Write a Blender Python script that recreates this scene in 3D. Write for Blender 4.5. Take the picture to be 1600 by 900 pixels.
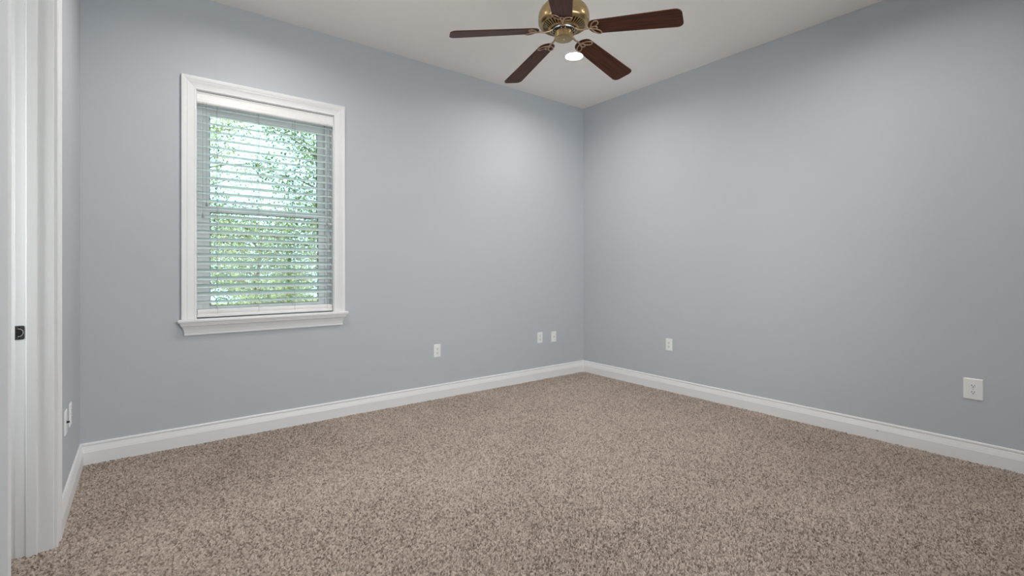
import bpy, bmesh, math, random
import numpy as np
from mathutils import Vector, Matrix

for o in list(bpy.data.objects):
    bpy.data.objects.remove(o)
SC = bpy.context.scene
COL = SC.collection
PI = math.pi

# ------------------------------------------------------------------ camera
CAM = Vector((-4.02, -3.86, 1.18))
YAW = math.atan2(578.0, 748.0)
cd = bpy.data.cameras.new('camera')
cd.sensor_width = 36.0
cd.lens = 748.0 / 1600.0 * 36.0
cd.shift_y = -30.0 / 1600.0
cd.clip_start = 0.02
cam = bpy.data.objects.new('camera', cd)
cam.location = CAM
cam.rotation_euler = (PI / 2, 0, -YAW)
COL.objects.link(cam)
SC.camera = cam

# ------------------------------------------------------------------ colour management
SC.view_settings.view_transform = 'Standard'
SC.view_settings.look = 'None'
SC.view_settings.exposure = 0.0
SC.view_settings.gamma = 1.0
SC.view_settings.use_curve_mapping = False
SC.cycles.use_denoising = True
SC.cycles.max_bounces = 10
SC.cycles.diffuse_bounces = 6
SC.cycles.transparent_max_bounces = 24
SC.cycles.sample_clamp_indirect = 6.0

# ------------------------------------------------------------------ world, sun
SKY_BACK = (1.4, 2.4, 2.6)      # cool sky over the garden
SKY_FRONT = (4.6, 4.6, 4.65)      # paler sky on the other side, raised to fill the room
SKY_SIDE = (9.9, 9.6, 9.4)       # bright sky on the hall side, raised to light the right wall
world = bpy.data.worlds.new('world')
SC.world = world
world.use_nodes = True
wn = world.node_tree.nodes
wl = world.node_tree.links
wn.clear()
tc = wn.new('ShaderNodeTexCoord')
sx = wn.new('ShaderNodeSeparateXYZ')
mr = wn.new('ShaderNodeMapRange')
mr.inputs['From Min'].default_value = -0.35
mr.inputs['From Max'].default_value = 0.35
mx = wn.new('ShaderNodeMixRGB')
mx.inputs[1].default_value = (*SKY_FRONT, 1)
mx.inputs[2].default_value = (*SKY_BACK, 1)
bg = wn.new('ShaderNodeBackground')
bg.inputs['Strength'].default_value = 1.0
wo = wn.new('ShaderNodeOutputWorld')
wl.new(tc.outputs['Generated'], sx.inputs[0])
wl.new(sx.outputs['Y'], mr.inputs['Value'])
wl.new(mr.outputs[0], mx.inputs[0])
mr2 = wn.new('ShaderNodeMapRange')
mr2.inputs['From Min'].default_value = 0.55
mr2.inputs['From Max'].default_value = 0.80
mul = wn.new('ShaderNodeMath'); mul.operation = 'MULTIPLY'; mul.inputs[1].default_value = -1.0
mx2 = wn.new('ShaderNodeMixRGB')
mx2.inputs[2].default_value = (*SKY_SIDE, 1)
wl.new(sx.outputs['X'], mul.inputs[0])
wl.new(mul.outputs[0], mr2.inputs['Value'])
wl.new(mr2.outputs[0], mx2.inputs[0])
wl.new(mx.outputs[0], mx2.inputs[1])
wl.new(mx2.outputs[0], bg.inputs['Color'])
wl.new(bg.outputs[0], wo.inputs['Surface'])

sun = bpy.data.lights.new('sun', 'SUN')
sun.energy = 3.6
sun.angle = 0.02
sun.color = (1.0, 0.95, 0.85)
so = bpy.data.objects.new('sun', sun)
so.rotation_euler = (0, math.radians(48), 0)      # from +x, well above the roof line
COL.objects.link(so)

LAMP = 345.0        # emission of each recessed ceiling light lens
LAMP_COL = (1.0, 0.94, 0.87)
HALL_LAMP = 12.0


# ------------------------------------------------------------------ helpers
def srgb(r, g, b):
    f = lambda c: (c / 255 / 12.92) if c / 255 <= 0.04045 else ((c / 255 + 0.055) / 1.055) ** 2.4
    return (f(r), f(g), f(b), 1.0)


def mat(name, col=(0.8, 0.8, 0.8, 1), rough=0.5, metal=0.0, spec=0.5):
    m = bpy.data.materials.new(name)
    m.use_nodes = True
    b = m.node_tree.nodes['Principled BSDF']
    b.inputs['Base Color'].default_value = col
    b.inputs['Roughness'].default_value = rough
    b.inputs['Metallic'].default_value = metal
    b.inputs['Specular IOR Level'].default_value = spec
    return m, m.node_tree.nodes, m.node_tree.links, b


def add_noise_bump(m, scale=200, strength=0.1, dist=0.001, detail=3):
    n, l = m.node_tree.nodes, m.node_tree.links
    t = n.new('ShaderNodeTexCoord')
    s = n.new('ShaderNodeTexNoise')
    s.inputs['Scale'].default_value = scale
    s.inputs['Detail'].default_value = detail
    b = n.new('ShaderNodeBump')
    b.inputs['Strength'].default_value = strength
    b.inputs['Distance'].default_value = dist
    l.new(t.outputs['Object'], s.inputs['Vector'])
    l.new(s.outputs['Fac'], b.inputs['Height'])
    l.new(b.outputs['Normal'], n['Principled BSDF'].inputs['Normal'])


def new_obj(name, bm, mats, parent=None, smooth=False, angle=None):
    me = bpy.data.meshes.new(name)
    bmesh.ops.recalc_face_normals(bm, faces=bm.faces)
    bm.to_mesh(me)
    bm.free()
    if not isinstance(mats, (list, tuple)):
        mats = [mats]
    for m in mats:
        me.materials.append(m)
    if smooth:
        me.polygons.foreach_set('use_smooth', [True] * len(me.polygons))
        if angle:
            me.set_sharp_from_angle(angle=math.radians(angle))
    o = bpy.data.objects.new(name, me)
    COL.objects.link(o)
    if parent:
        o.parent = parent
    return o


def tag(o, label=None, cat=None, group=None, kind=None):
    if label: o['label'] = label
    if cat: o['category'] = cat
    if group: o['group'] = group
    if kind: o['kind'] = kind
    return o


def empty(name, loc=(0, 0, 0), parent=None):
    o = bpy.data.objects.new(name, None)
    o.location = loc
    o.empty_display_size = 0.05
    COL.objects.link(o)
    if parent:
        o.parent = parent
    return o


def box(bm, x0, x1, y0, y1, z0, z1, mi=0, bevel=0.0):
    vs = [bm.verts.new((x, y, z)) for x in (x0, x1) for y in (y0, y1) for z in (z0, z1)]
    q = [(0, 1, 3, 2), (4, 6, 7, 5), (0, 4, 5, 1), (2, 3, 7, 6), (0, 2, 6, 4), (1, 5, 7, 3)]
    fs = [bm.faces.new([vs[i] for i in f]) for f in q]
    for f in fs:
        f.material_index = mi
    if bevel > 0:
        es = list({e for f in fs for e in f.edges})
        r = bmesh.ops.bevel(bm, geom=es, offset=bevel, segments=2, profile=0.5, affect='EDGES')
        for f in r['faces']:
            f.material_index = mi
    return fs


def sweep(bm, rings, close_ring=True, caps=True, mi=0):
    """skin a list of equally long vertex rings (lists of positions)"""
    R = [[bm.verts.new(p) for p in ring] for ring in rings]
    n = len(R[0])
    for a, b in zip(R, R[1:]):
        for i in range(n if close_ring else n - 1):
            j = (i + 1) % n
            bm.faces.new((a[i], a[j], b[j], b[i])).material_index = mi
    if caps:
        bm.faces.new(R[0]).material_index = mi
        bm.faces.new(R[-1]).material_index = mi
    return R


def moulding(bm, prof, p0, p1, nrm, up=(0, 0, 1), m0=0.0, m1=0.0):
    """straight run of a profile [(out, height)], mitred by m0/m1 per unit of out, or of height when given as ('h', k)"""
    p0, p1, nrm, up = Vector(p0), Vector(p1), Vector(nrm), Vector(up)
    d = (p1 - p0).normalized()

    def off(m, o, h):
        if isinstance(m, tuple):
            return m[1] * h
        return m * o
    r0 = [p0 + nrm * o + up * h + d * off(m0, o, h) for o, h in prof]
    r1 = [p1 + nrm * o + up * h - d * off(m1, o, h) for o, h in prof]
    sweep(bm, [r0, r1])


def lathe(bm, prof, seg=48, mi=0, center=(0, 0, 0)):
    cx, cy, cz = center
    rings = []
    for r, z in prof:
        rings.append([bm.verts.new((cx + r * math.cos(2 * PI * i / seg), cy + r * math.sin(2 * PI * i / seg), cz + z))
                      for i in range(seg)] if r > 1e-6 else [bm.verts.new((cx, cy, cz + z))])
    for a, b in zip(rings, rings[1:]):
        for i in range(seg):
            j = (i + 1) % seg
            if len(a) == 1 and len(b) == 1:
                continue
            if len(a) == 1:
                f = bm.faces.new((a[0], b[j], b[i]))
            elif len(b) == 1:
                f = bm.faces.new((a[i], a[j], b[0]))
            else:
                f = bm.faces.new((a[i], a[j], b[j], b[i]))
            f.material_index = mi


def tube(bm, pts, rad, seg=8, closed=False, mi=0, flat=1.0):
    pts = [Vector(p) for p in pts]
    n = len(pts)
    rads = rad if isinstance(rad, (list, tuple)) else [rad] * n
    rings = []
    for i, p in enumerate(pts):
        a = pts[(i - 1) % n] if (closed or i > 0) else p
        b = pts[(i + 1) % n] if (closed or i < n - 1) else p
        t = (b - a).normalized()
        ref = Vector((0, 0, 1)) if abs(t.z) < 0.9 else Vector((1, 0, 0))
        u = t.cross(ref).normalized()
        v = u.cross(t).normalized()
        rings.append([p + u * math.cos(2 * PI * k / seg) * rads[i] + v * math.sin(2 * PI * k / seg) * rads[i] * flat
                      for k in range(seg)])
    if closed:
        rings.append(rings[0])
        R = [[bm.verts.new(p) for p in ring] for ring in rings[:-1]]
        R.append(R[0])
        for a, b in zip(R, R[1:]):
            for i in range(seg):
                j = (i + 1) % seg
                bm.faces.new((a[i], a[j], b[j], b[i])).material_index = mi
    else:
        sweep(bm, rings, mi=mi)


def struct(o):
    o['kind'] = 'structure'
    return o


# ------------------------------------------------------------------ materials
M_WALL, n_, l_, b_ = mat('wall_paint', srgb(190, 195, 201), 0.62, spec=0.3)
add_noise_bump(M_WALL, 130, 0.10, 0.002, 2)
M_CEIL, *_ = mat('ceiling_paint', srgb(246, 240, 235), 0.75, spec=0.2)
add_noise_bump(M_CEIL, 160, 0.08, 0.002, 2)
M_TRIM, *_ = mat('trim_paint', srgb(235, 235, 237), 0.35, spec=0.4)
M_VINYL, *_ = mat('window_vinyl', srgb(250, 250, 252), 0.35)
M_SLAT, *_ = mat('blind_slat', srgb(224, 234, 236), 0.42)
_tl = M_SLAT.node_tree.nodes.new('ShaderNodeBsdfTranslucent')       # thin pale plastic lets some daylight through
_tl.inputs['Color'].default_value = srgb(244, 249, 249)
_mx = M_SLAT.node_tree.nodes.new('ShaderNodeMixShader')
_mx.inputs[0].default_value = 0.5
M_SLAT.node_tree.links.new(M_SLAT.node_tree.nodes['Principled BSDF'].outputs[0], _mx.inputs[1])
M_SLAT.node_tree.links.new(_tl.outputs[0], _mx.inputs[2])
M_SLAT.node_tree.links.new(_mx.outputs[0], M_SLAT.node_tree.nodes['Material Output'].inputs['Surface'])
M_VAL, *_ = mat('blind_white', srgb(236, 235, 236), 0.4)
M_CORD, *_ = mat('cord', srgb(165, 168, 170), 0.8)
M_TASSEL, *_ = mat('tassel', srgb(150, 150, 154), 0.4)
M_PLATE, *_ = mat('outlet_plastic', srgb(240, 240, 240), 0.3)
M_SLOT, *_ = mat('outlet_slot', srgb(40, 40, 42), 0.6)
M_SCREW, *_ = mat('screw_metal', srgb(190, 188, 184), 0.35, 1.0)
M_SCUFF, *_ = mat('scuff', srgb(178, 176, 174), 0.6)
M_DARK, *_ = mat('dark_gap', srgb(22, 20, 18), 0.7)
M_NICKEL, *_ = mat('strike_metal', srgb(120, 116, 112), 0.35, 1.0)
M_SUB, *_ = mat('subfloor', srgb(120, 104, 90), 0.95)


def brass():
    m, n, l, b = mat('antique_brass', srgb(182, 158, 118), 0.27, 1.0)
    t = n.new('ShaderNodeTexCoord')
    mp = n.new('ShaderNodeMapping')
    mp.inputs['Scale'].default_value = (2, 2, 14)
    s = n.new('ShaderNodeTexNoise')
    s.inputs['Scale'].default_value = 6
    r = n.new('ShaderNodeMapRange')
    r.inputs['To Min'].default_value = 0.22
    r.inputs['To Max'].default_value = 0.38
    l.new(t.outputs['Object'], mp.inputs[0]); l.new(mp.outputs[0], s.inputs['Vector'])
    l.new(s.outputs['Fac'], r.inputs['Value']); l.new(r.outputs[0], b.inputs['Roughness'])
    return m


M_BRASS = brass()
M_BRACKET, *_ = mat('bracket_brass', srgb(190, 162, 138), 0.42, 1.0)


def walnut():
    m, n, l, b = mat('walnut_veneer', srgb(70, 38, 24), 0.5, spec=0.25)
    t = n.new('ShaderNodeTexCoord')
    mp = n.new('ShaderNodeMapping')
    mp.inputs['Scale'].default_value = (1.6, 42, 20)
    s = n.new('ShaderNodeTexNoise')
    s.inputs['Scale'].default_value = 3.0
    s.inputs['Detail'].default_value = 5
    s.inputs['Distortion'].default_value = 0.6
    r = n.new('ShaderNodeValToRGB')
    r.color_ramp.elements[0].position = 0.32
    r.color_ramp.elements[0].color = srgb(44, 19, 8)
    r.color_ramp.elements[1].position = 0.72
    r.color_ramp.elements[1].color = srgb(94, 48, 22)
    l.new(t.outputs['Object'], mp.inputs[0]); l.new(mp.outputs[0], s.inputs['Vector'])
    l.new(s.outputs['Fac'], r.inputs['Fac']); l.new(r.outputs[0], b.inputs['Base Color'])
    return m


M_WOOD = walnut()


def glass():
    m = bpy.data.materials.new('window_glass')
    m.use_nodes = True
    n, l = m.node_tree.nodes, m.node_tree.links
    n.clear()
    tr = n.new('ShaderNodeBsdfTransparent')
    tr.inputs['Color'].default_value = (0.93, 0.97, 0.97, 1)
    gl = n.new('ShaderNodeBsdfGlossy')
    gl.inputs['Roughness'].default_value = 0.02
    fr = n.new('ShaderNodeFresnel')
    fr.inputs['IOR'].default_value = 1.45
    mx = n.new('ShaderNodeMixShader')
    out = n.new('ShaderNodeOutputMaterial')
    l.new(fr.outputs[0], mx.inputs[0]); l.new(tr.outputs[0], mx.inputs[1]); l.new(gl.outputs[0], mx.inputs[2])
    l.new(mx.outputs[0], out.inputs['Surface'])
    return m


M_GLASS = glass()


def emit(name, col, s):
    m = bpy.data.materials.new(name)
    m.use_nodes = True
    n, l = m.node_tree.nodes, m.node_tree.links
    n.clear()
    e = n.new('ShaderNodeEmission')
    e.inputs['Color'].default_value = (*col, 1)
    e.inputs['Strength'].default_value = s
    out = n.new('ShaderNodeOutputMaterial')
    l.new(e.outputs[0], out.inputs['Surface'])
    return m


M_LENS = emit('lamp_lens', LAMP_COL, LAMP)
M_HALL = emit('hall_lamp_lens', (1.0, 0.84, 0.66), HALL_LAMP)


def leaf_mat(name, c0, c1):
    m, n, l, b = mat(name, c0, 0.5)
    g = n.new('ShaderNodeNewGeometry')
    r = n.new('ShaderNodeValToRGB')
    r.color_ramp.elements[0].color = c0
    r.color_ramp.elements[1].color = c1
    l.new(g.outputs['Random Per Island'], r.inputs['Fac'])
    l.new(r.outputs[0], b.inputs['Base Color'])
    tl = n.new('ShaderNodeBsdfTranslucent')
    l.new(r.outputs[0], tl.inputs['Color'])
    mx = n.new('ShaderNodeMixShader')
    mx.inputs[0].default_value = 0.45
    out = n['Material Output']
    l.new(b.outputs[0], mx.inputs[1]); l.new(tl.outputs[0], mx.inputs[2]); l.new(mx.outputs[0], out.inputs['Surface'])
    return m


M_LEAF = leaf_mat('leaf_green', srgb(58, 84, 50), srgb(178, 186, 122))
M_LEAF2 = leaf_mat('leaf_deep', srgb(36, 62, 44), srgb(142, 158, 104))
M_BARK, *_ = mat('bark', srgb(98, 84, 70), 0.9)
add_noise_bump(M_BARK, 30, 0.6, 0.01)
M_LAWN, n_, l_, b_ = mat('lawn', srgb(112, 128, 74), 0.95)
add_noise_bump(M_LAWN, 60, 0.8, 0.02)


def carpet_mat():
    m, n, l, b = mat('carpet_pile', srgb(150, 130, 112), 0.95, spec=0.1)
    a = n.new('ShaderNodeAttribute')
    a.attribute_name = 'yarn_and_shade'
    r = n.new('ShaderNodeValToRGB')
    e = r.color_ramp.elements
    e[0].position = 0.0; e[0].color = srgb(84, 70, 61)
    e[1].position = 1.0; e[1].color = srgb(216, 202, 191)
    e2 = e.new(0.47); e2.color = srgb(170, 155, 144)  # yarn tones spread wider to stand in for shade between tufts
    l.new(a.outputs['Fac'], r.inputs['Fac'])
    l.new(r.outputs[0], b.inputs['Base Color'])
    t = n.new('ShaderNodeTexCoord')
    s = n.new('ShaderNodeTexNoise')
    s.inputs['Scale'].default_value = 420
    s.inputs['Detail'].default_value = 2
    bp = n.new('ShaderNodeBump')
    bp.inputs['Strength'].default_value = 0.6
    bp.inputs['Distance'].default_value = 0.003
    l.new(t.outputs['Object'], s.inputs['Vector']); l.new(s.outputs['Fac'], bp.inputs['Height'])
    l.new(bp.outputs[0], b.inputs['Normal'])
    b.inputs['Sheen Weight'].default_value = 0.25
    return m


M_CARPET = carpet_mat()

# ------------------------------------------------------------------ the room shell
XL = -4.315          # left wall face
XH = -4.43           # hall side face of the left wall
YF = -4.15           # front wall (behind the camera)
ZC = 3.02            # ceiling
WX0, WX1, WZ0, WZ1 = -3.732, -2.821, 0.842, 2.39      # window opening
DY0, DY1, DZ = -1.98, -1.085, 2.44                    # door opening in the left wall

bm = bmesh.new()
box(bm, -5.75, 0.15, YF - 0.15, 0.15, -0.15, -0.012)
struct(new_obj('floor', bm, M_SUB))
LIGHTS = [(-1.06, -0.91), (-3.40, -0.91), (-1.06, -2.90), (-3.40, -2.90)]
CANR = 0.0755
bm = bmesh.new()                                       # ceiling slab with four round openings for the recessed lights


def edge_loop(pts):
    vs = [bm.verts.new(p) for p in pts]
    return [bm.edges.new((vs[i], vs[(i + 1) % len(vs)])) for i in range(len(vs))]


el = edge_loop([(-5.75, YF - 0.15, ZC), (0.15, YF - 0.15, ZC), (0.15, 0.15, ZC), (-5.75, 0.15, ZC)])
for lx, ly in LIGHTS:
    el += edge_loop([(lx + CANR * math.cos(2 * PI * k / 40), ly + CANR * math.sin(2 * PI * k / 40), ZC) for k in range(40)])
bmesh.ops.triangle_fill(bm, use_beauty=True, use_dissolve=False, edges=el)
ex = bmesh.ops.extrude_face_region(bm, geom=list(bm.faces))
bmesh.ops.translate(bm, verts=[v for v in ex['geom'] if isinstance(v, bmesh.types.BMVert)], vec=(0, 0, 0.15))
struct(new_obj('ceiling', bm, M_CEIL))

bm = bmesh.new()
T = 0.14
box(bm, -5.75, WX0, 0, T, -0.012, ZC)
box(bm, WX1, 0.15, 0, T, -0.012, ZC)
box(bm, WX0, WX1, 0, T, -0.012, WZ0)
box(bm, WX0, WX1, 0, T, WZ1, ZC)
struct(new_obj('wall_back', bm, M_WALL))

bm = bmesh.new()
box(bm, 0, 0.15, YF - 0.15, 0, -0.012, ZC)
struct(new_obj('wall_right', bm, M_WALL))

bm = bmesh.new()
g = 0.02
box(bm, XH, XL, DY1 + g, 0, -0.012, ZC)
box(bm, XH, XL, YF, DY0 - g, -0.012, ZC)
box(bm, XH, XL, DY0 - g, DY1 + g, DZ + g, ZC)
struct(new_obj('wall_left', bm, M_WALL))

# front wall behind the camera with a wide window added to let in fill light
FX0, FX1, FZ0, FZ1 = -3.30, -1.00, 0.45, 2.55
bm = bmesh.new()
box(bm, -5.75, FX0, YF - 0.15, YF, -0.012, ZC)
box(bm, FX1, 0, YF - 0.15, YF, -0.012, ZC)
box(bm, FX0, FX1, YF - 0.15, YF, -0.012, FZ0)
box(bm, FX0, FX1, YF - 0.15, YF, FZ1, ZC)
struct(new_obj('wall_front', bm, M_WALL))
# hall beyond the doorway
bm = bmesh.new()
HY0, HY1, HZ0, HZ1 = -1.95, -0.75, 0.75, 2.15
box(bm, -5.75, -5.6, YF, HY0, -0.012, ZC)
box(bm, -5.75, -5.6, HY1, 0, -0.012, ZC)
box(bm, -5.75, -5.6, HY0, HY1, -0.012, HZ0)
box(bm, -5.75, -5.6, HY0, HY1, HZ1, ZC)
struct(new_obj('wall_hall', bm, M_WALL))
bm = bmesh.new()
for a_, b_, c_, d_ in ((HY0, HY0 + .05, HZ0, HZ1), (HY1 - .05, HY1, HZ0, HZ1), (HY0 + .05, HY1 - .05, HZ0, HZ0 + .05),
                       (HY0 + .05, HY1 - .05, HZ1 - .05, HZ1), (HY0 + .05, HY1 - .05, 1.43, 1.47)):
    box(bm, -5.71, -5.63, a_, b_, c_, d_)
w3 = struct(new_obj('hall_fill_window', bm, M_VINYL))  # unseen hall window, added to throw light through the doorway onto the right wall
bm = bmesh.new()
box(bm, -5.672, -5.668, HY0 + .05, HY1 - .05, HZ0 + .05, HZ1 - .05)
new_obj('pane', bm, M_GLASS, w3)

# unseen front window, added for fill light: frame with mullions and a pane
bm = bmesh.new()
fw = 0.06
box(bm, FX0, FX1, YF - 0.13, YF - 0.05, FZ0, FZ0 + fw)
box(bm, FX0, FX1, YF - 0.13, YF - 0.05, FZ1 - fw, FZ1)
for xx in (FX0, (FX0 + FX1) / 2 - fw / 2, FX1 - fw):
    box(bm, xx, xx + fw, YF - 0.13, YF - 0.05, FZ0 + fw, FZ1 - fw)
w2 = struct(new_obj('fill_window', bm, M_VINYL))
bm = bmesh.new()
box(bm, FX0 + fw, FX1 - fw, YF - 0.092, YF - 0.088, FZ0 + fw, FZ1 - fw)
new_obj('pane', bm, M_GLASS, w2)


def portal(name, loc, rot, w, h):
    L = bpy.data.lights.new(name, 'AREA')
    L.shape = 'RECTANGLE'
    L.size, L.size_y = w, h
    L.cycles.is_portal = True
    o = bpy.data.objects.new(name, L)
    o.location = loc
    o.rotation_euler = rot
    COL.objects.link(o)


portal('daylight_portal', ((FX0 + FX1) / 2, YF - 0.16, (FZ0 + FZ1) / 2), (PI / 2, 0, 0), FX1 - FX0, FZ1 - FZ0)
portal('daylight_portal', (-5.76, (HY0 + HY1) / 2, (HZ0 + HZ1) / 2), (PI / 2, 0, -PI / 2), HY1 - HY0, HZ1 - HZ0)
portal('daylight_portal', ((WX0 + WX1) / 2, 0.2, (WZ0 + WZ1) / 2), (-PI / 2, 0, 0), WX1 - WX0, WZ1 - WZ0)

# ------------------------------------------------------------------ baseboards
BB = [(0, -0.012), (0.0165, -0.012), (0.0165, 0.0745), (0.0150, 0.0765), (0.0150, 0.0785), (0.0135, 0.086), (0.0105, 0.098), (0.0088, 0.1065),
      (0.0062, 0.1085), (0.0062, 0.1125), (0.0088, 0.1145), (0.0088, 0.1210), (0.0070, 0.1260), (0.0040, 0.128), (0, 0.128)]
bm = bmesh.new()
moulding(bm, BB, (XL, 0, 0), (0, 0, 0), (0, -1, 0), m0=1, m1=1)
struct(new_obj('baseboard_back', bm, M_TRIM))
bm = bmesh.new()
moulding(bm, BB, (0, 0, 0), (0, YF, 0), (-1, 0, 0), m0=1, m1=1)
bbr = struct(new_obj('baseboard_right', bm, M_TRIM))
bm = bmesh.new()
scuff = [(-0.006, 0.000), (-0.003, 0.006), (0.001, 0.005), (0.005, 0.007), (0.006, 0.001), (0.003, -0.002), (0.004, -0.006), (-0.001, -0.005), (-0.004, -0.006)]
sweep(bm, [[(-0.0164, -2.79 + a, 0.066 + b) for a, b in scuff], [(-0.0168, -2.79 + a * .9, 0.066 + b * .9) for a, b in scuff]])
new_obj('scuff_mark', bm, M_SCUFF, bbr)['label'] = 'small grey scuff on the white board'
bm = bmesh.new()
moulding(bm, BB, (XL, -0.999, 0), (XL, 0, 0), (1, 0, 0), m0=0, m1=1)
moulding(bm, BB, (XL, YF, 0), (XL, -2.066, 0), (1, 0, 0), m0=1, m1=0)
struct(new_obj('baseboard_left', bm, M_TRIM))
bm = bmesh.new()
moulding(bm, BB, (XL, YF, 0), (0, YF, 0), (0, 1, 0), m0=1, m1=1)
struct(new_obj('baseboard_front', bm, M_TRIM))

# ------------------------------------------------------------------ door frame in the left wall
# casing profile: (out from wall, distance from the opening edge)
CAS = [(0, 0), (0.0105, 0), (0.012, 0.002), (0.0125, 0.008), (0.0105, 0.012), (0.0115, 0.016), (0.0125, 0.050),
       (0.0145, 0.054), (0.0150, 0.058), (0.0170, 0.062), (0.0190, 0.070), (0.0190, 0.077), (0.0175, 0.079), (0, 0.079)]
bm = bmesh.new()
JT = 0.02
box(bm, XH, XL, DY1, DY1 + JT, -0.012, DZ, bevel=0.001)
d1 = struct(new_obj('door_1', bm, M_TRIM))
d1['label'] = 'white painted door frame in the left wall'
bm = bmesh.new()
box(bm, XH, XL, DY0 - JT, DY0, -0.012, DZ, bevel=0.001)
new_obj('side_jamb', bm, M_TRIM, d1)
bm = bmesh.new()
box(bm, XH, XL, DY0 - JT, DY1 + JT, DZ, DZ + JT, bevel=0.001)
new_obj('head_jamb', bm, M_TRIM, d1)
bm = bmesh.new()
box(bm, -4.397, -4.362, DY1 - 0.011, DY1, -0.012, DZ, bevel=0.003)
new_obj('door_stop', bm, M_TRIM, d1)
bm = bmesh.new()
box(bm, -4.397, -4.362, DY0, DY0 + 0.011, -0.012, DZ, bevel=0.003)
new_obj('door_stop', bm, M_TRIM, d1)
RV = 0.006
for side, nx in ((XL, 1), (XH, -1)):
    bm = bmesh.new()
    moulding(bm, CAS, (side, DY1 + RV, -0.012), (side, DY1 + RV, DZ + RV), (nx, 0, 0), (0, 1, 0), 0, ('h', -1))
    new_obj('door_casing', bm, M_TRIM, d1, True, 40)
    bm = bmesh.new()
    moulding(bm, CAS, (side, DY0 - RV, -0.012), (side, DY0 - RV, DZ + RV), (nx, 0, 0), (0, -1, 0), 0, ('h', -1))
    new_obj('door_casing', bm, M_TRIM, d1, True, 40)
    bm = bmesh.new()
    moulding(bm, CAS, (side, DY0 - RV, DZ + RV), (side, DY1 + RV, DZ + RV), (nx, 0, 0), (0, 0, 1), ('h', -1), ('h', -1))
    new_obj('head_casing', bm, M_TRIM, d1, True, 40)

# strike plate on the far jamb: rounded plate with a D shaped hole
sp = []
hz, x0s, x1s, zc = 0.0285, XH + 0.001, XH + 0.029, 0.919
for k in range(9):
    a = -PI / 2 + k * PI / 16
    sp.append((x1s - 0.006 + 0.006 * math.cos(a), zc - hz + 0.006 + 0.006 * math.sin(a)))
for k in range(9):
    a = k * PI / 16
    sp.append((x1s - 0.006 + 0.006 * math.cos(a), zc + hz - 0.006 + 0.006 * math.sin(a)))
sp += [(x0s, zc + hz), (x0s, zc - hz)]
bm = bmesh.new()
sweep(bm, [[(x, DY1 + 0.001, z) for x, z in sp], [(x, DY1 - 0.0022, z) for x, z in sp]])
spo = new_obj('strike_plate', bm, M_NICKEL, d1)
spo['label'] = 'dark metal strike plate'
hole = [(x0s + 0.003, zc - 0.0135)] + [(XH + 0.011 + 0.0125 * math.cos(a), zc + 0.0135 * math.sin(a))
        for a in [(-0.5 + k / 16) * PI for k in range(17)]] + [(x0s + 0.003, zc + 0.0135)]
bm = bmesh.new()
sweep(bm, [[(x, DY1 - 0.0015, z) for x, z in hole], [(x, DY1 - 0.0026, z) for x, z in hole]])
new_obj('latch_hole', bm, M_DARK, spo)
hc = [(x * 1.0, z) for x, z in hole]
bm = bmesh.new()
rim = [(XH + 0.0105 + 0.0150 * math.cos(a), DY1 - 0.0030, zc + 0.0160 * math.sin(a)) for a in [(-0.5 + k / 16) * PI for k in range(17)]]
tube(bm, rim, 0.0013, 6)
new_obj('hole_rim', bm, M_SCREW, spo, True)
for dz in (-0.0215, 0.0215):
    bm = bmesh.new()
    r_ = [(XH + 0.014 + 0.0028 * math.cos(2 * PI * k / 12), zc + dz + 0.0028 * math.sin(2 * PI * k / 12)) for k in range(12)]
    sweep(bm, [[(x, DY1 - 0.001, z) for x, z in r_], [(x, DY1 - 0.003, z) for x, z in r_]])
    new_obj('screw', bm, M_DARK, spo)

# ------------------------------------------------------------------ window 1: casing, stool, apron, sashes
w1 = empty('window_1', ((WX0 + WX1) / 2, 0, WZ0))
w1['kind'] = 'structure'
OFF = Vector(((WX0 + WX1) / 2, 0, WZ0))


def win(name, bm, m, parent=None, smooth=False, angle=None):
    bmesh.ops.translate(bm, verts=bm.verts, vec=-OFF)
    return new_obj(name, bm, m, parent or w1, smooth, angle)


CASW = [(0, 0), (0.011, 0), (0.0125, 0.002), (0.0132, 0.007), (0.011, 0.011), (0.012, 0.015), (0.0145, 0.046),
        (0.0165, 0.049), (0.0150, 0.053), (0.0175, 0.057), (0.0205, 0.064), (0.0225, 0.072), (0.0225, 0.081), (0.021, 0.083), (0, 0.083)]
bm = bmesh.new()
moulding(bm, CASW, (WX0, 0, WZ0), (WX0, 0, WZ1), (0, -1, 0), (-1, 0, 0), 0, ('h', -1))
win('side_casing', bm, M_TRIM, None, True, 35)
bm = bmesh.new()
moulding(bm, CASW, (WX1, 0, WZ0), (WX1, 0, WZ1), (0, -1, 0), (1, 0, 0), 0, ('h', -1))
win('side_casing', bm, M_TRIM, None, True, 35)
bm = bmesh.new()
moulding(bm, CASW, (WX0, 0, WZ1), (WX1, 0, WZ1), (0, -1, 0), (0, 0, 1), ('h', -1), ('h', -1))
win('head_casing', bm, M_TRIM, None, True, 35)
# stool with rounded nose, notched between the casings
bm = bmesh.new()
STW = 0.105
box(bm, WX0 - STW, WX1 + STW, -0.048, 0.0, WZ0 - 0.022, WZ0, bevel=0.006)
box(bm, WX0, WX1, -0.004, 0.125, WZ0 - 0.02, WZ0 - 0.0005)
win('window_stool', bm, M_TRIM, None, True, 35)
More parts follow.
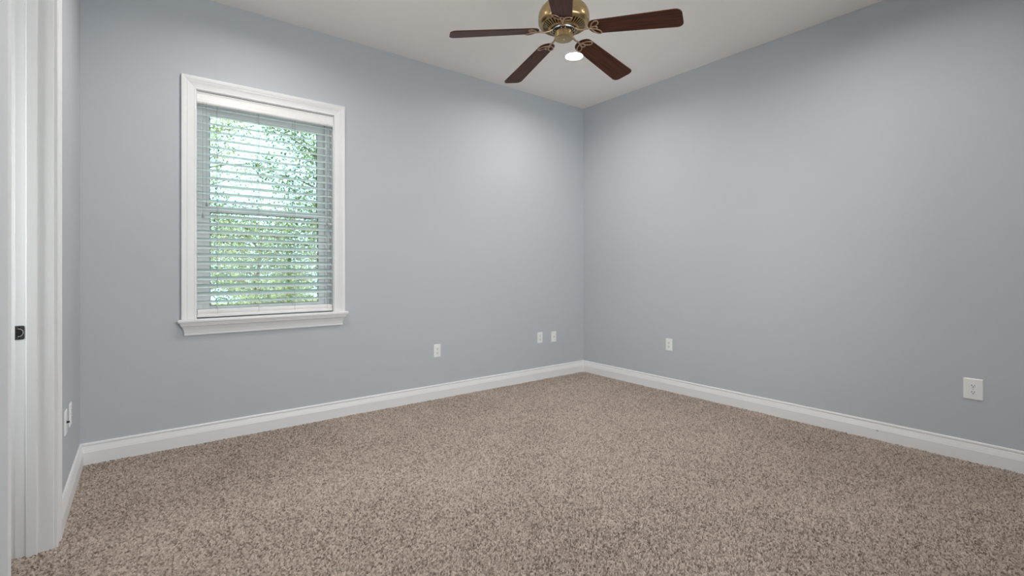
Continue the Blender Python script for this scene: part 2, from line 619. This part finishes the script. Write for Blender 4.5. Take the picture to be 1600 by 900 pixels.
# apron: crown shaped, returned at its ends
AP = [(0, 0.0), (0.012, 0.0), (0.0135, -0.003), (0.0135, -0.008), (0.0115, -0.011), (0.0120, -0.020), (0.0145, -0.032),
      (0.0145, -0.035), (0.018, -0.040), (0.020, -0.050), (0.026, -0.060), (0.0335, -0.067), (0.0335, -0.073), (0.037, -0.077), (0.037, -0.086), (0, -0.086)]
AP = [(o, -0.086 - h) for o, h in AP]          # small at the bottom, deep at the top
bm = bmesh.new()
ax0, ax1 = WX0 - 0.092, WX1 + 0.092
moulding(bm, AP, (ax0 + 0.037, 0, WZ0 - 0.022), (ax1 - 0.037, 0, WZ0 - 0.022), (0, -1, 0), (0, 0, 1), -1, -1)
win('apron', bm, M_TRIM, None, True, 35)
# jamb extension (reveal)
bm = bmesh.new()
box(bm, WX0, WX0 + 0.004, 0, 0.085, WZ0, WZ1)
box(bm, WX1 - 0.004, WX1, 0, 0.085, WZ0, WZ1)
box(bm, WX0, WX1, 0, 0.085, WZ1 - 0.004, WZ1)
win('reveal', bm, M_TRIM)
# outer vinyl frame
GX0, GX1 = -3.643, -2.912
MR0, MR1 = 1.577, 1.622
bm = bmesh.new()
box(bm, WX0, WX0 + 0.042, 0.082, 0.16, WZ0, WZ1, bevel=0.002)
box(bm, WX1 - 0.042, WX1, 0.082, 0.16, WZ0, WZ1, bevel=0.002)
box(bm, WX0 + 0.04, WX1 - 0.04, 0.082, 0.16, WZ1 - 0.055, WZ1, bevel=0.002)
box(bm, WX0 + 0.04, WX1 - 0.04, 0.082, 0.16, WZ0, WZ0 + 0.03, bevel=0.002)
win('window_frame', bm, M_VINYL)


def sash(name, z0, z1, y0, rb, rt):
    bm = bmesh.new()
    y1 = y0 + 0.03
    box(bm, WX0 + 0.042, GX0, y0, y1, z0, z1, bevel=0.002)
    box(bm, GX1, WX1 - 0.042, y0, y1, z0, z1, bevel=0.002)
    box(bm, GX0 - 0.002, GX1 + 0.002, y0, y1, z0, z0 + rb, bevel=0.002)
    box(bm, GX0 - 0.002, GX1 + 0.002, y0, y1, z1 - rt, z1, bevel=0.002)
    s = win(name, bm, M_VINYL)
    bm = bmesh.new()
    box(bm, GX0 - 0.004, GX1 + 0.004, y0 + 0.013, y0 + 0.017, z0 + rb - 0.004, z1 - rt + 0.004)
    bmesh.ops.translate(bm, verts=bm.verts, vec=-OFF)
    new_obj('pane', bm, M_GLASS, s)
    # thin dark glazing seal
    bm = bmesh.new()
    for (a, b, c, d) in ((GX0 - 0.001, GX0 + 0.004, z0 + rb, z1 - rt), (GX1 - 0.004, GX1 + 0.001, z0 + rb, z1 - rt),
                         (GX0, GX1, z0 + rb - 0.001, z0 + rb + 0.003), (GX0, GX1, z1 - rt - 0.004, z1 - rt + 0.001)):
        box(bm, a, b, y0 + 0.011, y0 + 0.013, c, d)
    bmesh.ops.translate(bm, verts=bm.verts, vec=-OFF)
    new_obj('glazing_seal', bm, M_DARK, s)


sash('lower_sash', WZ0 + 0.03, MR1, 0.088, 0.048, MR1 - MR0)
sash('upper_sash', MR0 + 0.003, WZ1 - 0.055, 0.122, 0.04, 0.066)

# ------------------------------------------------------------------ window blind
BX0, BX1 = WX0 + 0.009, WX1 - 0.009
bl = tag(empty('window_blind', ((BX0 + BX1) / 2, 0.04, WZ1)),
         'white horizontal slat blind hanging open inside the white window frame', 'blind')
BO = Vector(((BX0 + BX1) / 2, 0.04, WZ1))


def blind(name, bm, m, parent=None, smooth=False, angle=None):
    bmesh.ops.translate(bm, verts=bm.verts, vec=-BO)
    return new_obj(name, bm, m, parent or bl, smooth, angle)


# moulded valance
VAL = [(-0.012, 0), (0.0, 0), (0.003, -0.002), (0.003, -0.008), (0.000, -0.012), (0.000, -0.040), (0.002, -0.046), (0.0055, -0.050),
       (0.0055, -0.060), (0.0075, -0.064), (0.0075, -0.070), (0.003, -0.078), (0.0, -0.080), (-0.012, -0.080)]
bm = bmesh.new()
moulding(bm, VAL, (WX0 + 0.005, 0.004, WZ1 - 0.008), (WX1 - 0.005, 0.004, WZ1 - 0.008), (0, -1, 0), (0, 0, 1))
blind('valance', bm, M_VAL, None, True, 35)
bm = bmesh.new()
box(bm, BX0, BX1, 0.018, 0.072, WZ1 - 0.062, WZ1 - 0.006, bevel=0.003)
blind('head_rail', bm, M_VAL)

SLW, SLT, TILT = 0.0635, 0.0032, math.radians(25)


def slat_mesh():
    bm = bmesh.new()
    prof = []
    N = 8
    for k in range(N + 1):                       # slight crown across the width
        u = -0.5 + k / N
        prof.append((u * SLW, 0.0022 * (1 - 4 * u * u) + SLT / 2 * (1 if 0 < k < N else 0.3)))
    for k in range(N, -1, -1):
        u = -0.5 + k / N
        prof.append((u * SLW, 0.0022 * (1 - 4 * u * u) - SLT / 2 * (1 if 0 < k < N else 0.3)))
    c, s = math.cos(TILT), math.sin(TILT)
    L = (BX1 - BX0) / 2
    rings = [[(x, y * c - z * s, y * s + z * c) for y, z in prof] for x in (-L, L)]
    sweep(bm, rings)
    return bm


s0 = new_obj('slat', slat_mesh(), M_SLAT, bl, True, 40)
ZS = [2.224 - 0.0535 * k + 0.5 * SLW * math.sin(TILT) for k in range(-1, 24)] + [0.953]
slat_objs = []
for i, z in enumerate(ZS):
    o = s0 if i == 0 else s0.copy()
    if i:
        COL.objects.link(o)
    o.location = (0, 0, z - BO.z)
    if i == len(ZS) - 1:
        o.rotation_euler = (-TILT * 0.55, 0, 0)
bm = bmesh.new()
c = (BX0 + BX1) / 2
box(bm, BX0 - 0.001, BX1 + 0.001, 0.009, 0.071, 0.872, 0.902, bevel=0.006)
box(bm, BX0 - 0.003, BX1 + 0.003, 0.007, 0.073, 0.848, 0.874, bevel=0.007)
blind('bottom_rail', bm, M_VAL, None, True, 40)
for px in (-3.606, -3.350, -3.105, -2.868):
    bm = bmesh.new()
    for yy in (0.0095, 0.0705):
        tube(bm, [(px, yy, WZ1 - 0.06), (px, yy, 0.86)], 0.0013, 6)
    for z in ZS[:-1]:
        tube(bm, [(px, 0.0095, z - 0.5 * SLW * math.sin(TILT) - 0.002), (px, 0.0705, z + 0.5 * SLW * math.sin(TILT) - 0.003)], 0.0008, 5)
    blind('ladder_cord', bm, M_CORD)
for px, zt in ((-3.672, 1.625), (-3.694, 1.545), (-2.872, 1.540), (-2.858, 1.520)):
    bm = bmesh.new()
    tube(bm, [(px, -0.006, WZ1 - 0.075), (px, -0.0065, zt + 0.01)], 0.0009, 6)
    oc = blind('lift_cord', bm, M_CORD)
    bm = bmesh.new()
    lathe(bm, [(0, 0.014), (0.0025, 0.013), (0.0035, 0.006), (0.0058, -0.006), (0.0066, -0.014), (0.0058, -0.019), (0, -0.020)], 14,
          center=(px, -0.0065, zt))
    blind('tassel', bm, M_TASSEL, oc, True)

# ------------------------------------------------------------------ wall plates
def plate_root(name, pos, normal, label, cat, group):
    o = empty(name, pos)
    ang = {'back': 0.0, 'right': -PI / 2, 'left': PI / 2}[normal]
    o.rotation_euler = (0, 0, ang)
    return tag(o, label, cat, group)


def plate_bm(w, h):
    bm = bmesh.new()
    t = 0.0055
    o = [(-w / 2, -h / 2), (w / 2, -h / 2), (w / 2, h / 2), (-w / 2, h / 2)]
    k = 0.0035
    i = [(x - math.copysign(k, x), z - math.copysign(k, z)) for x, z in o]
    sweep(bm, [[(x, 0.001, z) for x, z in o], [(x, -0.0025, z) for x, z in o], [(x, -t, z) for x, z in i]])
    return bm


def receptacle_bm():
    bm = bmesh.new()
    r, fl = 0.0172, 0.0138
    pts = []
    for k in range(40):
        a = 2 * PI * k / 40
        pts.append((r * math.cos(a), max(-fl, min(fl, r * math.sin(a)))))
    sweep(bm, [[(x, -0.004, z) for x, z in pts], [(x, -0.0072, z) for x, z in pts]])
    return bm


def slots_bm():
    bm = bmesh.new()
    box(bm, -0.0075, -0.0050, -0.0076, -0.0068, -0.001, 0.0085)
    box(bm, 0.0050, 0.0075, -0.0076, -0.0068, 0.000, 0.0080)
    pts = [(0.0030 * math.cos(a), -0.0068 + 0.0030 * math.sin(a)) for a in [2 * PI * k / 14 for k in range(14)]]
    sweep(bm, [[(x, -0.0068, z) for x, z in pts], [(x, -0.0076, z) for x, z in pts]])
    return bm


def screw_bm():
    bm = bmesh.new()
    pts = [(0.003 * math.cos(a), 0.003 * math.sin(a)) for a in [2 * PI * k / 12 for k in range(12)]]
    sweep(bm, [[(x, -0.004, z) for x, z in pts], [(x, -0.0065, z) for x, z in pts]])
    return bm


def outlet(pos, normal, label, w=0.070, h=0.115):
    r = plate_root('wall_outlet', pos, normal, label, 'outlet', 'white outlets along the walls')
    new_obj('cover_plate', plate_bm(w, h), M_PLATE, r)
    for dz in (-0.0195, 0.0195):
        q = new_obj('receptacle', receptacle_bm(), M_PLATE, r)
        q.location = (0, 0, dz)
        s = new_obj('slots', slots_bm(), M_SLOT, q)
    new_obj('screw', screw_bm(), M_SCREW, r)
    return r


def coax(pos, normal, label, w=0.070, h=0.115, plug=False):
    r = plate_root('cable_plate', pos, normal, label, 'cable outlet', 'white cable plates on the walls')
    new_obj('cover_plate', plate_bm(w, h), M_PLATE, r)
    for dz in (-0.042, 0.042):
        q = new_obj('screw', screw_bm(), M_PLATE, r)
        q.location = (0, 0, dz)
    bm = bmesh.new()
    L = 0.016 if plug else 0.011
    for rr, y0, y1 in ((0.0065, -0.004, -0.0075), (0.0046, -0.0075, -L)):
        pts = [(rr * math.cos(a), rr * math.sin(a)) for a in [2 * PI * k / 16 for k in range(16)]]
        sweep(bm, [[(x, y0, z) for x, z in pts], [(x, y1, z) for x, z in pts]])
    j = new_obj('cable_jack', bm, M_DARK if plug else M_SCREW, r)
    j['label'] = 'dark round cable socket' if plug else 'metal cable socket'
    return r


outlet((-1.898, 0, 0.435), 'back', 'white outlet below and right of the window, on the middle of the window wall')
outlet((-0.662, 0, 0.446), 'back', 'white outlet left of the cable plate near the far corner')
coax((-0.463, 0, 0.439), 'back', 'white cable plate with one round socket, closest to the far corner')
outlet((0, -1.135, 0.449), 'right', 'white outlet on the right wall nearer the far corner')
outlet((0, -3.269, 0.445), 'right', 'large white outlet plate at the right end of the right wall', 0.089, 0.128)
coax((XL, -0.70, 0.436), 'left', 'white cable plate with dark socket on the left wall beside the door casing', plug=True)
outlet((XL, -0.515, 0.430), 'left', 'white outlet seen edge on, on the left wall nearest the window wall')

# ------------------------------------------------------------------ recessed ceiling lights
def downlight(x, y, label):
    o = tag(empty('recessed_light', (x, y, ZC)), label, 'ceiling light', 'recessed ceiling lights')
    bm = bmesh.new()
    lathe(bm, [(0.074, 0.024), (0.0735, 0.0), (0.0745, -0.003), (0.080, -0.005), (0.092, -0.004), (0.095, -0.0005), (0.076, -0.0002), (0.0752, 0.024), (0.074, 0.024)], 48)
    new_obj('trim_ring', bm, M_TRIM, o, True, 40)
    bm = bmesh.new()
    lathe(bm, [(0, 0.021), (0.0745, 0.021), (0.0745, 0.030), (0, 0.030)], 48)
    q = new_obj('lens', bm, M_LENS, o, True)
    q['label'] = 'glowing white lens'


downlight(-1.06, -0.91, 'glowing round ceiling light showing beside a fan blade, near the far corner')
downlight(-3.40, -0.91, 'round ceiling light above the window, over the left side of the room')
downlight(-1.06, -2.90, 'round ceiling light over the right wall side, behind the fan')
downlight(-3.40, -2.90, 'round ceiling light almost overhead of the viewer, left of the fan')
hl = tag(empty('hall_ceiling_light', (-5.0, -2.3, ZC)), 'round ceiling light in the hall beyond the doorway', 'ceiling light')
bm = bmesh.new()
lathe(bm, [(0.14, 0), (0.145, -0.02), (0.13, -0.028), (0.13, 0)], 40)
new_obj('trim_ring', bm, M_TRIM, hl, True, 40)
bm = bmesh.new()
lathe(bm, [(0.13, -0.02), (0.11, -0.06), (0.06, -0.08), (0, -0.085)], 40)
new_obj('lens', bm, M_HALL, hl, True)

# ------------------------------------------------------------------ ceiling fan
FX, FY = -2.05, -1.81
fan = tag(empty('ceiling_fan', (FX, FY, 2.5)), 'brass ceiling fan with five dark wood blades, hanging from the white ceiling', 'ceiling fan')
FZ = 2.5


def fpart(name, prof, m, parent=None, seg=64, angle=35):
    bm = bmesh.new()
    lathe(bm, [(r, z - FZ) for r, z in prof], seg)
    return new_obj(name, bm, m, parent or fan, True, angle)


fpart('canopy', [(0, ZC), (0.07, ZC), (0.07, ZC - 0.02), (0.055, ZC - 0.045), (0.02, ZC - 0.055), (0, ZC - 0.055)], M_BRASS)
fpart('downrod', [(0, ZC - 0.05), (0.0135, ZC - 0.05), (0.0135, 2.775), (0, 2.775)], M_BRASS)
HR = 0.150
fpart('motor_housing', [(0, 2.790), (0.026, 2.790), (0.032, 2.772), (0.070, 2.756), (0.098, 2.742), (0.120, 2.726), (0.136, 2.708), (0.146, 2.688), (HR, 2.670), (HR, 2.640),
                        (HR - 0.002, 2.632), (HR - 0.001, 2.627), (HR - 0.006, 2.618), (HR - 0.016, 2.612), (HR - 0.020, 2.613), (HR - 0.020, 2.66), (0, 2.66)], M_BRASS)
# vent ring: dark cone under brass ribs and rims
bm = bmesh.new()
zr0, zr1, rr0, rr1 = 2.614, 2.592, HR - 0.016, 0.076
lathe(bm, [(rr0, zr0 + 0.016 - FZ), (rr1, zr1 + 0.020 - FZ)], 64, 1)
lathe(bm, [(rr0 + 0.002, zr0 + 0.006 - FZ), (rr0 + 0.002, zr0 - FZ), (rr0 - 0.006, zr0 - 0.004 - FZ), (rr0 - 0.010, zr0 - 0.002 - FZ), (rr0 - 0.010, zr0 + 0.008 - FZ)], 64, 0)
lathe(bm, [(rr1 + 0.012, zr1 + 0.010 - FZ), (rr1 + 0.012, zr1 + 0.002 - FZ), (rr1 + 0.004, zr1 - 0.002 - FZ), (rr1, zr1 - 0.001 - FZ), (rr1, zr1 + 0.012 - FZ)], 64, 0)
for k in range(40):
    a = 2 * PI * k / 40
    ca, sa = math.cos(a), math.sin(a)
    ra, rb = rr0 - 0.008, rr1 + 0.010
    za, zb = zr0 - 0.0005 - FZ, zr1 + 0.0015 - FZ
    ha, hb = 0.0044, 0.0030
    def P(r, w, z): return (r * ca - w * sa, r * sa + w * ca, z)
    sweep(bm, [[P(ra, -ha, za + 0.009), P(ra, -ha, za), P(ra, ha, za), P(ra, ha, za + 0.009)],
               [P(rb, -hb, zb + 0.009), P(rb, -hb, zb), P(rb, hb, zb), P(rb, hb, zb + 0.009)]])
new_obj('vent_ring', bm, [M_BRASS, M_DARK], fan, True, 35)
fpart('flywheel', [(0, 2.600), (0.068, 2.600), (0.069, 2.596), (0.069, 2.586), (0.067, 2.583), (0, 2.583)], M_SCREW)
fpart('dark_gap_ring', [(0, 2.584), (0.0625, 2.584), (0.0625, 2.578), (0, 2.578)], M_DARK)  # dark disc standing in for the shaded gap below the flywheel
fpart('switch_housing', [(0, 2.580), (0.0535, 2.580), (0.0535, 2.5455), (0.0555, 2.544), (0.0555, 2.538), (0.052, 2.5345),
                         (0.030, 2.533), (0.006, 2.5325), (0.005, 2.530), (0, 2.5295)], M_BRASS)

BL0, BL1 = 0.150, 0.672
ZB0 = 2.572


def blade_outline():
    w0, w1 = 0.056, 0.071
    pts = []
    # rounded root
    for k in range(13):
        a = PI / 2 + PI * k / 12
        pts.append((BL0 + 0.045 + 0.045 * math.cos(a), w0 * math.sin(a)))
    rc = 0.034
    for k in range(9):
        a = -PI / 2 + PI / 2 * k / 8
        pts.append((BL1 - rc + rc * math.cos(a), -w1 + rc + rc * math.sin(a)))
    for k in range(9):
        a = PI / 2 * k / 8
        pts.append((BL1 - rc + rc * math.cos(a), w1 - rc + rc * math.sin(a)))
    return pts


bm = bmesh.new()
out = blade_outline()
cx = (BL0 + BL1) / 2


def inset(p, d):
    return (p[0] + (d if p[0] < cx else -d), p[1] - math.copysign(d, p[1]) if abs(p[1]) > d else p[1])


h = 0.003
sweep(bm, [[(*inset(p, 0.0012), -h) for p in out], [(*p, -h + 0.001) for p in out], [(*p, h - 0.001) for p in out], [(*inset(p, 0.0012), h) for p in out]])
blade0 = new_obj('blade', bm, M_WOOD, fan, True, 30)
blade0['label'] = 'dark walnut blade'

# bracket: bent arm, centre oval and two teardrop loops, in blade axes (x outward)
DROOP = math.radians(7.0)
PITCH = math.radians(-12.0)


def bracket_bm():
    bm = bmesh.new()
    zz = -0.0062

    def loop(pts, r=0.0032):
        tube(bm, pts, r, 8, True, flat=0.75)
    N = 28
    loop([(0.184 + 0.021 * math.cos(2 * PI * k / N), 0.0115 * math.sin(2 * PI * k / N), zz - 0.001) for k in range(N)], 0.0040)
    for s in (1, -1):
        pts = []
        for k in range(N):
            a = 2 * PI * k / N
            u = 0.5 - 0.5 * math.cos(a)                 # 0 at the point, 1 at the far end
            wv = 0.0195 * math.sin(a) * math.sqrt(max(u, 0.0))
            L = 0.072
            ang = s * math.radians(43)
            x = 0.164 + u * L * math.cos(ang) - wv * math.sin(ang)
            y = s * 0.002 + u * L * math.sin(ang) + wv * math.cos(ang)
            pts.append((x, y, zz))
        loop(pts, 0.0040)
    return bm


br0 = new_obj('blade_bracket', bracket_bm(), M_BRACKET, fan, True)
br0['label'] = 'brass looped blade bracket'


def arm_bm():
    bm = bmesh.new()
    pts = [(0.050, 0, 2.590), (0.070, 0, 2.586), (0.090, 0, 2.574), (0.115, 0, 2.566), (0.140, 0, 2.566), (0.170, 0, 2.562)]
    tube(bm, [(x, y, z - FZ) for x, y, z in pts], [0.010, 0.0085, 0.007, 0.0062, 0.006, 0.005], 10, flat=0.8)
    for s in (-1, 1):
        tube(bm, [(0.058, s * 0.011, 2.590 - FZ), (0.058, s * 0.011, 2.574 - FZ)], 0.0035, 8)
    return bm


arm0 = new_obj('bracket_arm', arm_bm(), M_BRACKET, br0, True)
for i in range(5):
    ang = math.radians(189.5 - 72 * i) - YAW
    if i == 0:
        b, k, a = blade0, br0, arm0
    else:
        b, k, a = blade0.copy(), br0.copy(), arm0.copy()
        for q in (b, k, a):
            COL.objects.link(q)
        a.parent = k
    Mx = (Matrix.Rotation(ang, 4, 'Z') @ Matrix.Translation((BL0, 0, ZB0 - FZ)) @ Matrix.Rotation(DROOP, 4, 'Y')
          @ Matrix.Rotation(PITCH, 4, 'X') @ Matrix.Translation((-BL0, 0, 0)))
    b.matrix_local = Mx
    k.matrix_local = Mx
    a.matrix_local = Mx.inverted() @ Matrix.Rotation(ang, 4, 'Z')

# ------------------------------------------------------------------ garden outside the window
bm = bmesh.new()
box(bm, -14, 12, 0.16, 22, -0.55, -0.40)
struct(new_obj('ground', bm, M_LAWN))
rng = random.Random(7)


def leaves_bm(centers, per, spread, size, rng, squash=0.8):
    verts, faces = [], []
    for c in centers:
        for _ in range(per):
            while True:
                d = Vector((rng.uniform(-1, 1), rng.uniform(-1, 1), rng.uniform(-1, 1)))
                if d.length < 1:
                    break
            p = Vector(c) + Vector((d.x, d.y, d.z * squash)) * spread
            q = Matrix.Rotation(rng.uniform(0, 2 * PI), 3, 'Z') @ Matrix.Rotation(rng.uniform(-1.2, 1.2), 3, 'X') @ Matrix.Rotation(rng.uniform(-0.8, 0.8), 3, 'Y')
            s = size * rng.uniform(0.6, 1.3)
            i = len(verts)
            for v in ((0, 0, 0), (0.26, 0.35, 0.05), (0.24, 0.7, 0.04), (0, 1.05, -0.05), (-0.24, 0.7, 0.04), (-0.26, 0.35, 0.05)):
                verts.append(p + q @ (Vector(v) * s))
            faces.append((i, i + 1, i + 2, i + 3))
            faces.append((i, i + 3, i + 4, i + 5))
    return verts, faces


def raw(name, verts, faces, m, parent):
    me = bpy.data.meshes.new(name)
    me.from_pydata([tuple(v) for v in verts], [], faces)
    me.materials.append(m)
    me.update()
    o = bpy.data.objects.new(name, me)
    COL.objects.link(o)
    o.parent = parent
    return o


def tree(name, loc, label, cat, height, radius, nb, per, spread, leaf, lm, seed, low=0.35):
    r = random.Random(seed)
    t = tag(empty(name, loc), label, cat)
    bm = bmesh.new()
    top = Vector((r.uniform(-.2, .2), r.uniform(-.2, .2), height * 0.85))
    tube(bm, [(0, 0, -0.05), (0.03, 0.02, height * .3), tuple(top * 0.65), tuple(top)], [0.07, 0.055, 0.035, 0.012], 10)
    new_obj('trunk', bm, M_BARK, t, True)
    bm = bmesh.new()
    cs = []
    for k in range(nb):
        f = low + (0.95 - low) * (k + 0.5) / nb
        a = k * 2.4 + r.uniform(-.4, .4)
        ln = radius * (1.15 - 0.55 * abs(f - 0.55)) * r.uniform(0.7, 1.05)
        b0 = top * f
        e = b0 + Vector((math.cos(a) * ln, math.sin(a) * ln, ln * r.uniform(0.15, 0.6)))
        mid = b0.lerp(e, 0.5) + Vector((0, 0, 0.06))
        tube(bm, [b0, mid, e], [0.016, 0.010, 0.004], 6)
        for u in (0.35, 0.6, 0.85, 1.05):
            cs.append(b0.lerp(e, u) + Vector((r.uniform(-.12, .12), r.uniform(-.12, .12), r.uniform(-.08, .12))))
    new_obj('branches', bm, M_BARK, t, True)
    v, f = leaves_bm(cs, per, spread, leaf, r)
    raw('foliage', v, f, lm, t)
    return t


tree('garden_tree', (-1.85, 3.1, -0.4), 'leafy green tree outside the window, filling the right half of its view', 'tree', 4.4, 0.95, 26, 150, 0.26, 0.041, M_LEAF2, 3, 0.2)
tree('garden_tree', (-3.75, 5.6, -0.4), 'thin pale green tree outside, seen through the left half of the window', 'tree', 4.8, 1.55, 30, 125, 0.32, 0.043, M_LEAF, 11, 0.25)
tree('garden_tree', (0.6, 7.0, -0.4), 'green tree standing farther out, behind the leafy tree at the right of the window', 'tree', 5.0, 1.0, 22, 90, 0.32, 0.06, M_LEAF2, 21, 0.2)
tree('garden_shrub', (-2.95, 1.45, -0.4), 'low leafy shrub outside, just behind the bottom of the window', 'shrub', 1.55, 0.50, 18, 70, 0.17, 0.038, M_LEAF, 5, 0.3)
tree('garden_shrub', (-2.0, 8.6, -0.4), 'big rounded shrub at the back of the garden, between the tree trunks', 'shrub', 3.0, 1.4, 26, 130, 0.42, 0.066, M_LEAF2, 15, 0.15)

# ------------------------------------------------------------------ carpet pile
def carpet():
    res = 0.0019
    x0, x1, y0, y1 = XH - 0.02, -0.004, YF + 0.004, -0.004
    nx, ny = int((x1 - x0) / res), int((y1 - y0) / res)
    xs = np.linspace(x0, x1, nx, dtype=np.float32)
    ys = np.linspace(y0, y1, ny, dtype=np.float32)
    X, Y = np.meshgrid(xs, ys)
    rs = np.random.RandomState(4)
    cell = 0.0057
    gx, gy = int((x1 - x0) / cell) + 6, int((y1 - y0) / cell) + 6
    jx = rs.rand(gy, gx).astype(np.float32)
    jy = rs.rand(gy, gx).astype(np.float32)
    ht = rs.rand(gy, gx).astype(np.float32)
    cl = rs.rand(gy, gx).astype(np.float32)
    an = (0.25 + 0.7 * rs.randn(gy, gx)).astype(np.float32)
    U = (X - x0) / cell + 2
    V = (Y - y0) / cell + 2
    iu, iv = U.astype(np.int32), V.astype(np.int32)
    best = np.full(X.shape, -9.0, np.float32)
    col = np.zeros(X.shape, np.float32)
    for dv in (-1, 0, 1):
        for du in (-1, 0, 1):
            ci, cj = iu + du, iv + dv
            a = an[cj, ci]
            dx = U - (ci + jx[cj, ci])
            dy = V - (cj + jy[cj, ci])
            ca, sa = np.cos(a), np.sin(a)
            p = (dx * ca + dy * sa) / 1.35
            q = (-dx * sa + dy * ca) / 0.46
            hgt = 0.35 + 0.65 * ht[cj, ci] - 0.9 * (p * p + q * q)
            m = hgt > best
            best = np.where(m, hgt, best)
            col = np.where(m, cl[cj, ci], col)
    best = np.clip(best, -0.9, 1)

    def lowf(n, seed):
        r2 = np.random.RandomState(seed)
        g_ = r2.rand(n + 2, n + 2).astype(np.float32)
        u = (X - x0) / (x1 - x0) * n
        v = (Y - y0) / (y1 - y0) * n
        i, j = u.astype(np.int32), v.astype(np.int32)
        fu, fv = u - i, v - j
        fu = fu * fu * (3 - 2 * fu); fv = fv * fv * (3 - 2 * fv)
        return (g_[j, i] * (1 - fu) * (1 - fv) + g_[j, i + 1] * fu * (1 - fv) + g_[j + 1, i] * (1 - fu) * fv + g_[j + 1, i + 1] * fu * fv)
    low = lowf(10, 1) * 0.5 + lowf(37, 2) * 0.3 + lowf(110, 3) * 0.2
    Z = -0.0072 + 0.0135 * best + (low - 0.5) * 0.006
    Z = np.minimum(Z, 0.008)
    co = np.stack([X, Y, Z], -1).reshape(-1, 3).astype(np.float32)
    idx = np.arange(nx * ny, dtype=np.int32).reshape(ny, nx)
    B = 4                                              # fine pile in the part of the floor in view, coarser elsewhere
    by, bx = (ny - 1) // B, (nx - 1) // B
    ci = idx[0:by * B + 1:B, 0:bx * B + 1:B]
    px, py = X.ravel()[ci[:-1, :-1]] - CAM.x, Y.ravel()[ci[:-1, :-1]] - CAM.y
    dep = px * math.sin(YAW) + py * math.cos(YAW)
    lat = px * math.cos(YAW) - py * math.sin(YAW)
    near = (dep > 1.35) & (np.abs(lat) < 1.14 * dep + 0.25)
    fine = np.repeat(np.repeat(near, B, 0), B, 1)
    qa = np.stack([idx[:-1, :-1], idx[:-1, 1:], idx[1:, 1:], idx[1:, :-1]], -1)[:by * B, :bx * B][fine]
    qb = np.stack([ci[:-1, :-1], ci[:-1, 1:], ci[1:, 1:], ci[1:, :-1]], -1)[~near]
    quads = np.concatenate([qa, qb])
    used, inv = np.unique(quads, return_inverse=True)
    quads = inv.reshape(-1, 4).astype(np.int32)
    co = co[used]
    me = bpy.data.meshes.new('carpet')
    me.vertices.add(len(co))
    me.vertices.foreach_set('co', co.ravel())
    me.loops.add(quads.size)
    me.loops.foreach_set('vertex_index', quads.ravel())
    me.polygons.add(len(quads))
    me.polygons.foreach_set('loop_start', np.arange(0, quads.size, 4, dtype=np.int32))
    me.polygons.foreach_set('loop_total', np.full(len(quads), 4, np.int32))
    me.polygons.foreach_set('use_smooth', np.ones(len(quads), bool))
    me.update(calc_edges=True)
    at = me.attributes.new('yarn_and_shade', 'FLOAT', 'POINT')
    at.data.foreach_set('value', (0.8 * col + 0.2 * low).ravel()[used].astype(np.float32))  # random tuft tone, with broad nap shading mixed into the colour
    me.materials.append(M_CARPET)
    o = bpy.data.objects.new('carpet', me)
    COL.objects.link(o)
    tag(o, 'beige and brown cut pile carpet covering the whole floor', 'carpet', None, 'stuff')


carpet()
